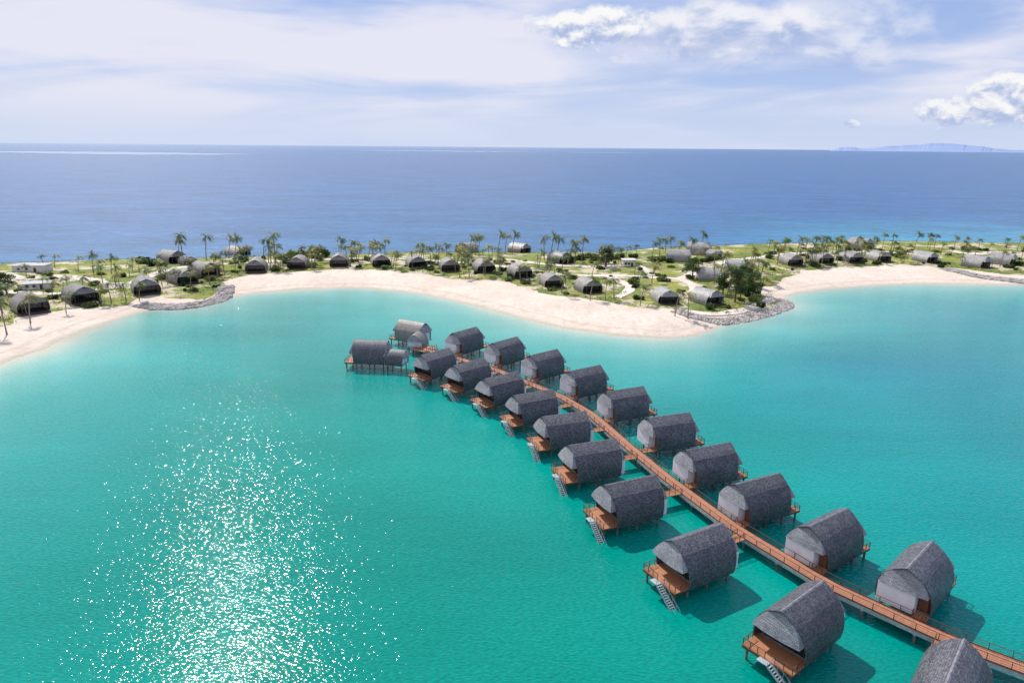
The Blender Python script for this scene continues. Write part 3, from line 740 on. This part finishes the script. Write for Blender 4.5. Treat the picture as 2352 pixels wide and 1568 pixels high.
known=[(422,604,13.5),(412,606,12),(474,597,12.5),(526,592,10.5),(541,594,11),(606,604,12),(634,600,13),(617,604,10),(784,596,10.5),(806,598,9.5),(858,590,8),(884,590,9),(1144,582,11),(1160,583,10.5),(1176,584,12),(1100,584,10.5),(1078,583,9),(1092,586,9.5),(1250,597,12),(1264,597,12),(1279,598,12),(1310,600,10),(1336,600,11.5),(1322,603,10),(1610,582,11),(1540,588,10),(1515,592,10.5),(1528,590,9),(1586,590,10),(1497,594,9),(1775,588,8),(1800,584,9),(1830,585,9.5),(1872,582,9.5),(1898,580,8.5),(1930,576,9),(1850,590,9.5),(2026,574,9),(2046,574,9),(2100,572,8.5),(2130,570,8),(2145,572,8.5),(2190,574,8),(2215,576,8),(2246,580,7.5),(2310,578,8),(2336,576,8),(2160,585,6),(100,612,5.5),(126,614,6),(180,622,6.5),(214,625,8),(226,628,6),(256,628,7.5),(304,622,6),(236,650,7),(264,650,7),(16,768,10),(6,720,9),(70,742,9.5),(62,700,6),(152,718,6),(160,700,5),(232,700,6),(256,695,7),(290,690,6),(320,690,6),(372,655,7),(404,652,6),(516,632,7),(500,640,7),(540,625,7),(622,618,8),(1050,620,8),(990,612,9),(948,616,8),(1355,690,8),(1390,690,8),(1410,688,8),(1300,680,8),(1470,702,7),(1550,726,8.5),(1580,732,9),(1290,672,8),(1660,664,10),(1640,652,9),(1600,640,8),(1740,640,9),(1730,622,9),(1700,650,10)]
for (px,py,h) in known: palm(px,py,h*random.uniform(.95,1.05),dry=random.random()<.4)
zones=[((0,300),(632,735),16,(4.5,7)),((300,520),(615,665),15,(5,8)),((520,760),(598,625),18,(6,9)),((740,900),(590,616),14,(6,9)),((900,1160),(592,640),31,(6,9)),((1150,1300),(610,668),9,(5,8)),((1300,1480),(600,645),8,(5,8)),((1380,1560),(584,606),9,(6,9)),((1460,1600),(600,700),5,(5,8)),((1600,1760),(600,690),21,(6,9.5)),((1760,2010),(574,612),46,(6,9)),((2010,2352),(572,615),17,(5,7.5))]
lawn_sd=lambda p:float(sdist(np.array([[p.x,p.y]]),lawn)[0])
for (xr,yr,n,hr) in zones:
    c_=0; tries=0
    while c_<n and tries<400:
        tries+=1
        px=random.uniform(*xr); py=random.uniform(*yr); p=atg(px,py)
        if lawn_sd(p)<-2: continue
        if any((p-v[1]).length<6.2 for v in VL): continue
        palm(px,py,random.uniform(*hr),dry=random.random()<.45); c_+=1
def leafblob(rs,lobes,n,size):
    mb=MB()
    for _ in range(n):
        c,r=rs.choice(lobes)
        v=Vector((rs.gauss(0,1),rs.gauss(0,1),rs.gauss(0,1))).normalized()*(rs.random()**.35)
        p=Vector((c[0]+v.x*r[0],c[1]+v.y*r[1],max(c[2]+v.z*r[2],.05)))
        a=Vector((rs.gauss(0,1),rs.gauss(0,1),rs.gauss(0,.6))).normalized(); b=a.cross(Vector((rs.gauss(0,1),rs.gauss(0,1),rs.gauss(0,1)))).normalized()
        s=size*rs.uniform(.6,1.3)
        i0=len(mb.v); mb.v.extend([tuple(p-a*s*.5),tuple(p+b*s*.4),tuple(p+a*s*.5),tuple(p-b*s*.4)]); mb.f.append((i0,i0+1,i0+2,i0+3)); mb.uv.extend([(0,0)]*4)
    return mb
SHR=[]
for k in range(5):
    rs=random.Random(300+k)
    lob=[((rs.uniform(-1,1),rs.uniform(-1,1),rs.uniform(.5,1.)),(rs.uniform(.6,1.1),rs.uniform(.6,1.1),rs.uniform(.5,.9))) for _ in range(5)]
    mb=leafblob(rs,lob,520,.42); st=MB()
    for _ in range(5):
        c=rs.choice(lob)[0]; st.tube([(0,0,-.2),(c[0]*.5,c[1]*.5,c[2]*.6),c],[.06,.04,.02],4)
    SHR.append((mb.mesh('shrub_leaves',M['leaf'] if k<2 else M['shrub']),st.mesh('shrub_stem',M['bark'])))
def shrub(px,py,s):
    p=atg(px,py)
    r=link('shrub',None,None,(p.x,p.y,gz(p.x,p.y)),random.uniform(0,6)); r.scale=(s*random.uniform(.9,1.4),s*random.uniform(.9,1.2),s*random.uniform(.7,1.1))
    k=random.randrange(5); link('foliage',SHR[k][0],r); link('stem',SHR[k][1],r)
    plants.append(('shrub',px,py,r,s))
szones=[((0,300),(625,725),26,(.6,1.5)),((330,500),(625,672),16,(.6,1.5)),((330,380),(602,612),6,(1.5,2.4)),((650,740),(588,597),11,(1.8,2.8)),((520,1160),(592,632),60,(.6,1.6)),((1160,1480),(600,690),38,(.6,1.5)),((1290,1370),(592,602),8,(1.5,2.4)),((1360,1660),(588,604),16,(1.2,2.2)),((1480,1760),(610,712),34,(.6,1.6)),((1760,2352),(572,622),66,(.6,1.6))]
for (xr,yr,n,hr) in szones:
    c_=0; tries=0
    while c_<n and tries<300:
        tries+=1
        px=random.uniform(*xr); py=random.uniform(*yr); p=atg(px,py)
        if lawn_sd(p)<1 or any((p-v[1]).length<5.8 for v in VL): continue
        shrub(px,py,random.uniform(*hr)); c_+=1
def tree(px,py,h,w,label,seed):
    p=atg(px,py); rs=random.Random(seed)
    r=empty('broadleaf_tree',(p.x,p.y,gz(p.x,p.y)),rs.uniform(0,6),label,'tree')
    lob=[]; tr=MB().tube([(0,0,-.3),(.1,0,h*.3),(.0,.2,h*.6),(0,0,h*.85)],[.35,.26,.16,.06],7)
    for k in range(13):
        t=rs.uniform(.3,1.); a=rs.uniform(0,6.28); rad=w/2*math.sin(math.pi*min(1,.25+t*.62))*rs.uniform(.3,.8)
        c=(math.cos(a)*rad,math.sin(a)*rad,h*t*.9); lob.append((c,(w*.19*rs.uniform(.7,1.3),w*.19*rs.uniform(.7,1.3),h*.12*rs.uniform(.7,1.2))))
        tr.tube([(0,0,h*t*.5),(c[0]*.5,c[1]*.5,h*t*.75),c],[.12,.07,.03],5)
    tr.build('trunk',M['bark'],r); leafblob(rs,lob,3200,.45).build('crown',M['leaf'],r)
tree(1392,614,11,10,'dark round tree behind the bay, left of the white hut',1)
tree(1590,640,10,9,'dark tree inland left of the pale long villa roofs',2)
tree(1688,694,14,10,'large dark tree on the tip, left of its neighbour',3)
tree(1728,682,12,9,'feathery dark tree on the tip beside the right beach',4)
tree(1706,668,11,9,'dark tree behind the two big trees on the tip',5)
tree(16,676,9,9,'dark bushy tree at the far left edge above the villas',6)
tree(1660,676,9,8,'dark tree beside the right villa at the rock tip',7)
mb=MB(); rs=random.Random(9)
cand=np.where((ld>0)&(sd>4)&(GY.ravel()<475)&(np.abs(GX.ravel())<345))[0]
wts=np.exp(-np.abs(ld[cand])/14.)+.5*(vnoise(P[cand,0],P[cand,1],10.,21)>.12)+1.2*np.exp(-sd[cand]/6.)
wts/=wts.sum()
for i in np.random.choice(cand,3200,p=wts):
    cx,cy=P[i]
    for _ in range(9):
        x=cx+rs.gauss(0,.8); y=cy+rs.gauss(0,.8); z=gz(x,y)+rs.uniform(.05,.8)
        a=Vector((rs.gauss(0,1),rs.gauss(0,1),rs.gauss(0,.7))).normalized(); b=a.cross(Vector((rs.gauss(0,1),rs.gauss(0,1),1))).normalized(); s=rs.uniform(.3,.6)
        p=Vector((x,y,z)); i0=len(mb.v); mb.v.extend([tuple(p-a*s*.5),tuple(p+b*s*.4),tuple(p+a*s*.5),tuple(p-b*s*.4)]); mb.f.append((i0,i0+1,i0+2,i0+3)); mb.uv.extend([(0,0)]*4)
tag(mb.build('ground_cover',M['shrub']),'low green planting along the edge of the beach and lawns','plants',None,'stuff')
VP=[(topx((v[1].x,v[1].y,2)),v[2]) for v in VL]
groups=defaultdict(list)
for kind,px,py,o,h in plants:
    q=min(VP,key=lambda v:((v[0][0]-px)/1.0)**2+((v[0][1]-py)*3)**2)
    dx=px-q[0][0]; dy=py-q[0][1]
    side=('behind' if dy<-6 else 'in front of') if abs(dx)<28 else ('left of' if dx<0 else 'right of')
    groups[(kind,side,q[1])].append((px,o))
for (kind,side,sh_),L_ in groups.items():
    L_.sort(key=lambda a:a[0])
    for k,(px,o) in enumerate(L_):
        w={'palm':'palm','shrub':'shrub'}[kind]
        if len(L_)==1: lab='lone %s standing %s %s'%(w,side,sh_)
        else: lab='%s %s from left among those %s %s'%(ORD[min(k,27)],w,side,sh_)
        tag(o,lab,{'palm':'palm tree','shrub':'shrub'}[kind],{'palm':'coconut palms across the spit','shrub':'shrubs planted around the villas'}[kind])
print('palms',sum(1 for p in plants if p[0]=='palm'),'shrubs',sum(1 for p in plants if p[0]=='shrub'))
# ------------------------------------------------------------------ light
SAZ,SEL=R(-30),R(47)
sv=Vector((math.sin(SAZ)*math.cos(SEL),math.cos(SAZ)*math.cos(SEL),math.sin(SEL)))
sl=bpy.data.lights.new('sun','SUN'); sl.energy=4.6; sl.angle=R(.53); sl.color=(1,.965,.91)
so=bpy.data.objects.new('sun',sl); COL.objects.link(so); so.rotation_euler=sv.to_track_quat('Z','Y').to_euler()
w=bpy.data.worlds.new('World'); S.world=w; w.use_nodes=True; t=w.node_tree; bg=t.nodes['Background']
sky=nd(t,'ShaderNodeTexSky',sky_type='NISHITA'); sky.sun_disc=False; sky.sun_elevation=SEL; sky.sun_rotation=SAZ; sky.air_density=1.; sky.dust_density=.6; sky.ozone_density=2.
dv=nd(t,'ShaderNodeTexCoord').outputs['Generated']; sx=nd(t,'ShaderNodeSeparateXYZ',{0:dv})
AZ=math_(t,'ARCTAN2',sx.outputs[0],sx.outputs[1]); EL=math_(t,'ARCSINE',sx.outputs[2])
def azel(px,py):
    d_=pdir(px,py).normalized(); return math.atan2(d_.x,d_.y),math.asin(d_.z)
def vec(a,b,c=0.): return nd(t,'ShaderNodeCombineXYZ',{0:a,1:b,2:c}).outputs[0]
def noise(v,s,dt,ro=.5,di=0.): return nd(t,'ShaderNodeTexNoise',{'Vector':v,'Scale':s,'Detail':dt,'Roughness':ro,'Distortion':di}).outputs[0]
def lin(a,b,ka,kb,off=0.): return math_(t,'ADD',math_(t,'ADD',math_(t,'MULTIPLY',a,ka),math_(t,'MULTIPLY',b,kb)),off)
K=10.
base=mixc(t,sstep(t,EL,0.,.20),(.44*K,.575*K,.89*K),(.27*K,.42*K,.82*K))
base=mixc(t,sstep(t,EL,.22,.9),base,(.12*K,.24*K,.60*K))
base=mixc(t,.15,base,sky.outputs[0])
w1=noise(vec(lin(AZ,EL,2.0,3.),lin(AZ,EL,-.9,13.,3.)),1.,5.,.5,.8)
w2=noise(vec(lin(AZ,EL,4.,-6.,4.),lin(AZ,EL,1.2,26.,2.)),1.,5.,.5,.5)
wisp=math_(t,'ADD',math_(t,'MULTIPLY',w1,.68),math_(t,'MULTIPLY',w2,.32))
def gauss_(px,py,hw,hh):
    a0,e0=azel(px,py)
    da=math_(t,'DIVIDE',math_(t,'SUBTRACT',AZ,a0),hw/F0); de=math_(t,'DIVIDE',math_(t,'SUBTRACT',EL,e0),hh/F0)
    r2=math_(t,'ADD',math_(t,'MULTIPLY',da,da),math_(t,'MULTIPLY',de,de))
    return math_(t,'EXPONENT',math_(t,'MULTIPLY',r2,-1.))
leftb=sstep(t,AZ,-.55,.62,.07,-.05)
v=math_(t,'ADD',wisp,leftb)
v=math_(t,'ADD',v,math_(t,'MULTIPLY',gauss_(620,90,430,90),.09))
v=math_(t,'ADD',v,math_(t,'MULTIPLY',gauss_(1150,130,420,60),.06))
v=math_(t,'SUBTRACT',v,math_(t,'MULTIPLY',gauss_(620,205,430,28),.12))
v=math_(t,'SUBTRACT',v,math_(t,'MULTIPLY',gauss_(130,40,170,60),.06))
wd_=sstep(t,v,.38,.62,.12,1.)
c=mixc(t,wd_,base,(.79*K,.80*K,.92*K))
c=mixc(t,sstep(t,EL,0.,.075,.85,0.),c,(.62*K,.70*K,.89*K))
def cumulus(c,px,py,hw,hh,seed,th,strength=1.,soft=.08,flat=None,freq=(18.,26.),kr=.5,tone=(1,1,1),shade=(.42,.51,.76),dt_=7.):
    a0,e0=azel(px,py); wa=hw/F0; we=hh/F0
    da=math_(t,'DIVIDE',math_(t,'SUBTRACT',AZ,a0),wa); de=math_(t,'DIVIDE',math_(t,'SUBTRACT',EL,e0),we)
    r2=math_(t,'ADD',math_(t,'MULTIPLY',da,da),math_(t,'MULTIPLY',de,de))
    nn=lambda dy,dt: noise(vec(math_(t,'MULTIPLY',AZ,freq[0]),lin(EL,0.,freq[1],0.,dy),seed),1.,dt,.57,.3)
    n=nn(0.,dt_)
    dens=math_(t,'SUBTRACT',math_(t,'ADD',n,.38),math_(t,'MULTIPLY',r2,kr))
    f=sstep(t,dens,th,th+soft,0.,strength)
    if flat is not None:
        f=math_(t,'MULTIPLY',f,sstep(t,math_(t,'ADD',de,math_(t,'MULTIPLY',n,.5)),flat,flat+.6))
    lit=math_(t,'ADD',math_(t,'MULTIPLY',math_(t,'SUBTRACT',nn(0.,4.),nn(.45,4.)),2.8),math_(t,'ADD',math_(t,'MULTIPLY',de,.55),.52))
    cc=mixc(t,sstep(t,lit,0.,.9),tuple(q*K for q in shade),tuple(q*.95*K for q in tone))
    return mixc(t,f,c,cc)
c=cumulus(c,1900,70,480,95,9.3,.52,.75,.40,freq=(10.,20.),tone=(.84,.87,.97),shade=(.36,.47,.77))
c=cumulus(c,1640,75,300,75,3.3,.48,.85,.32,freq=(14.,26.),tone=(.95,.95,1.))
c=cumulus(c,1360,62,165,56,7.1,.48,1.,.24,freq=(30.,42.),kr=.6)
c=cumulus(c,2180,258,70,40,4.4,.48,.85,.24,flat=-.7,freq=(42.,54.),kr=.6)
c=cumulus(c,2325,235,95,62,5.7,.48,.95,.22,flat=-.8,freq=(36.,46.),kr=.6)
c=cumulus(c,1955,285,20,12,1.2,.46,.5,.2,freq=(40.,60.))
t.links.new(c,bg.inputs[0]); bg.inputs[1].default_value=.1
S.view_settings.view_transform='Standard'; S.view_settings.look='None'; S.view_settings.exposure=0
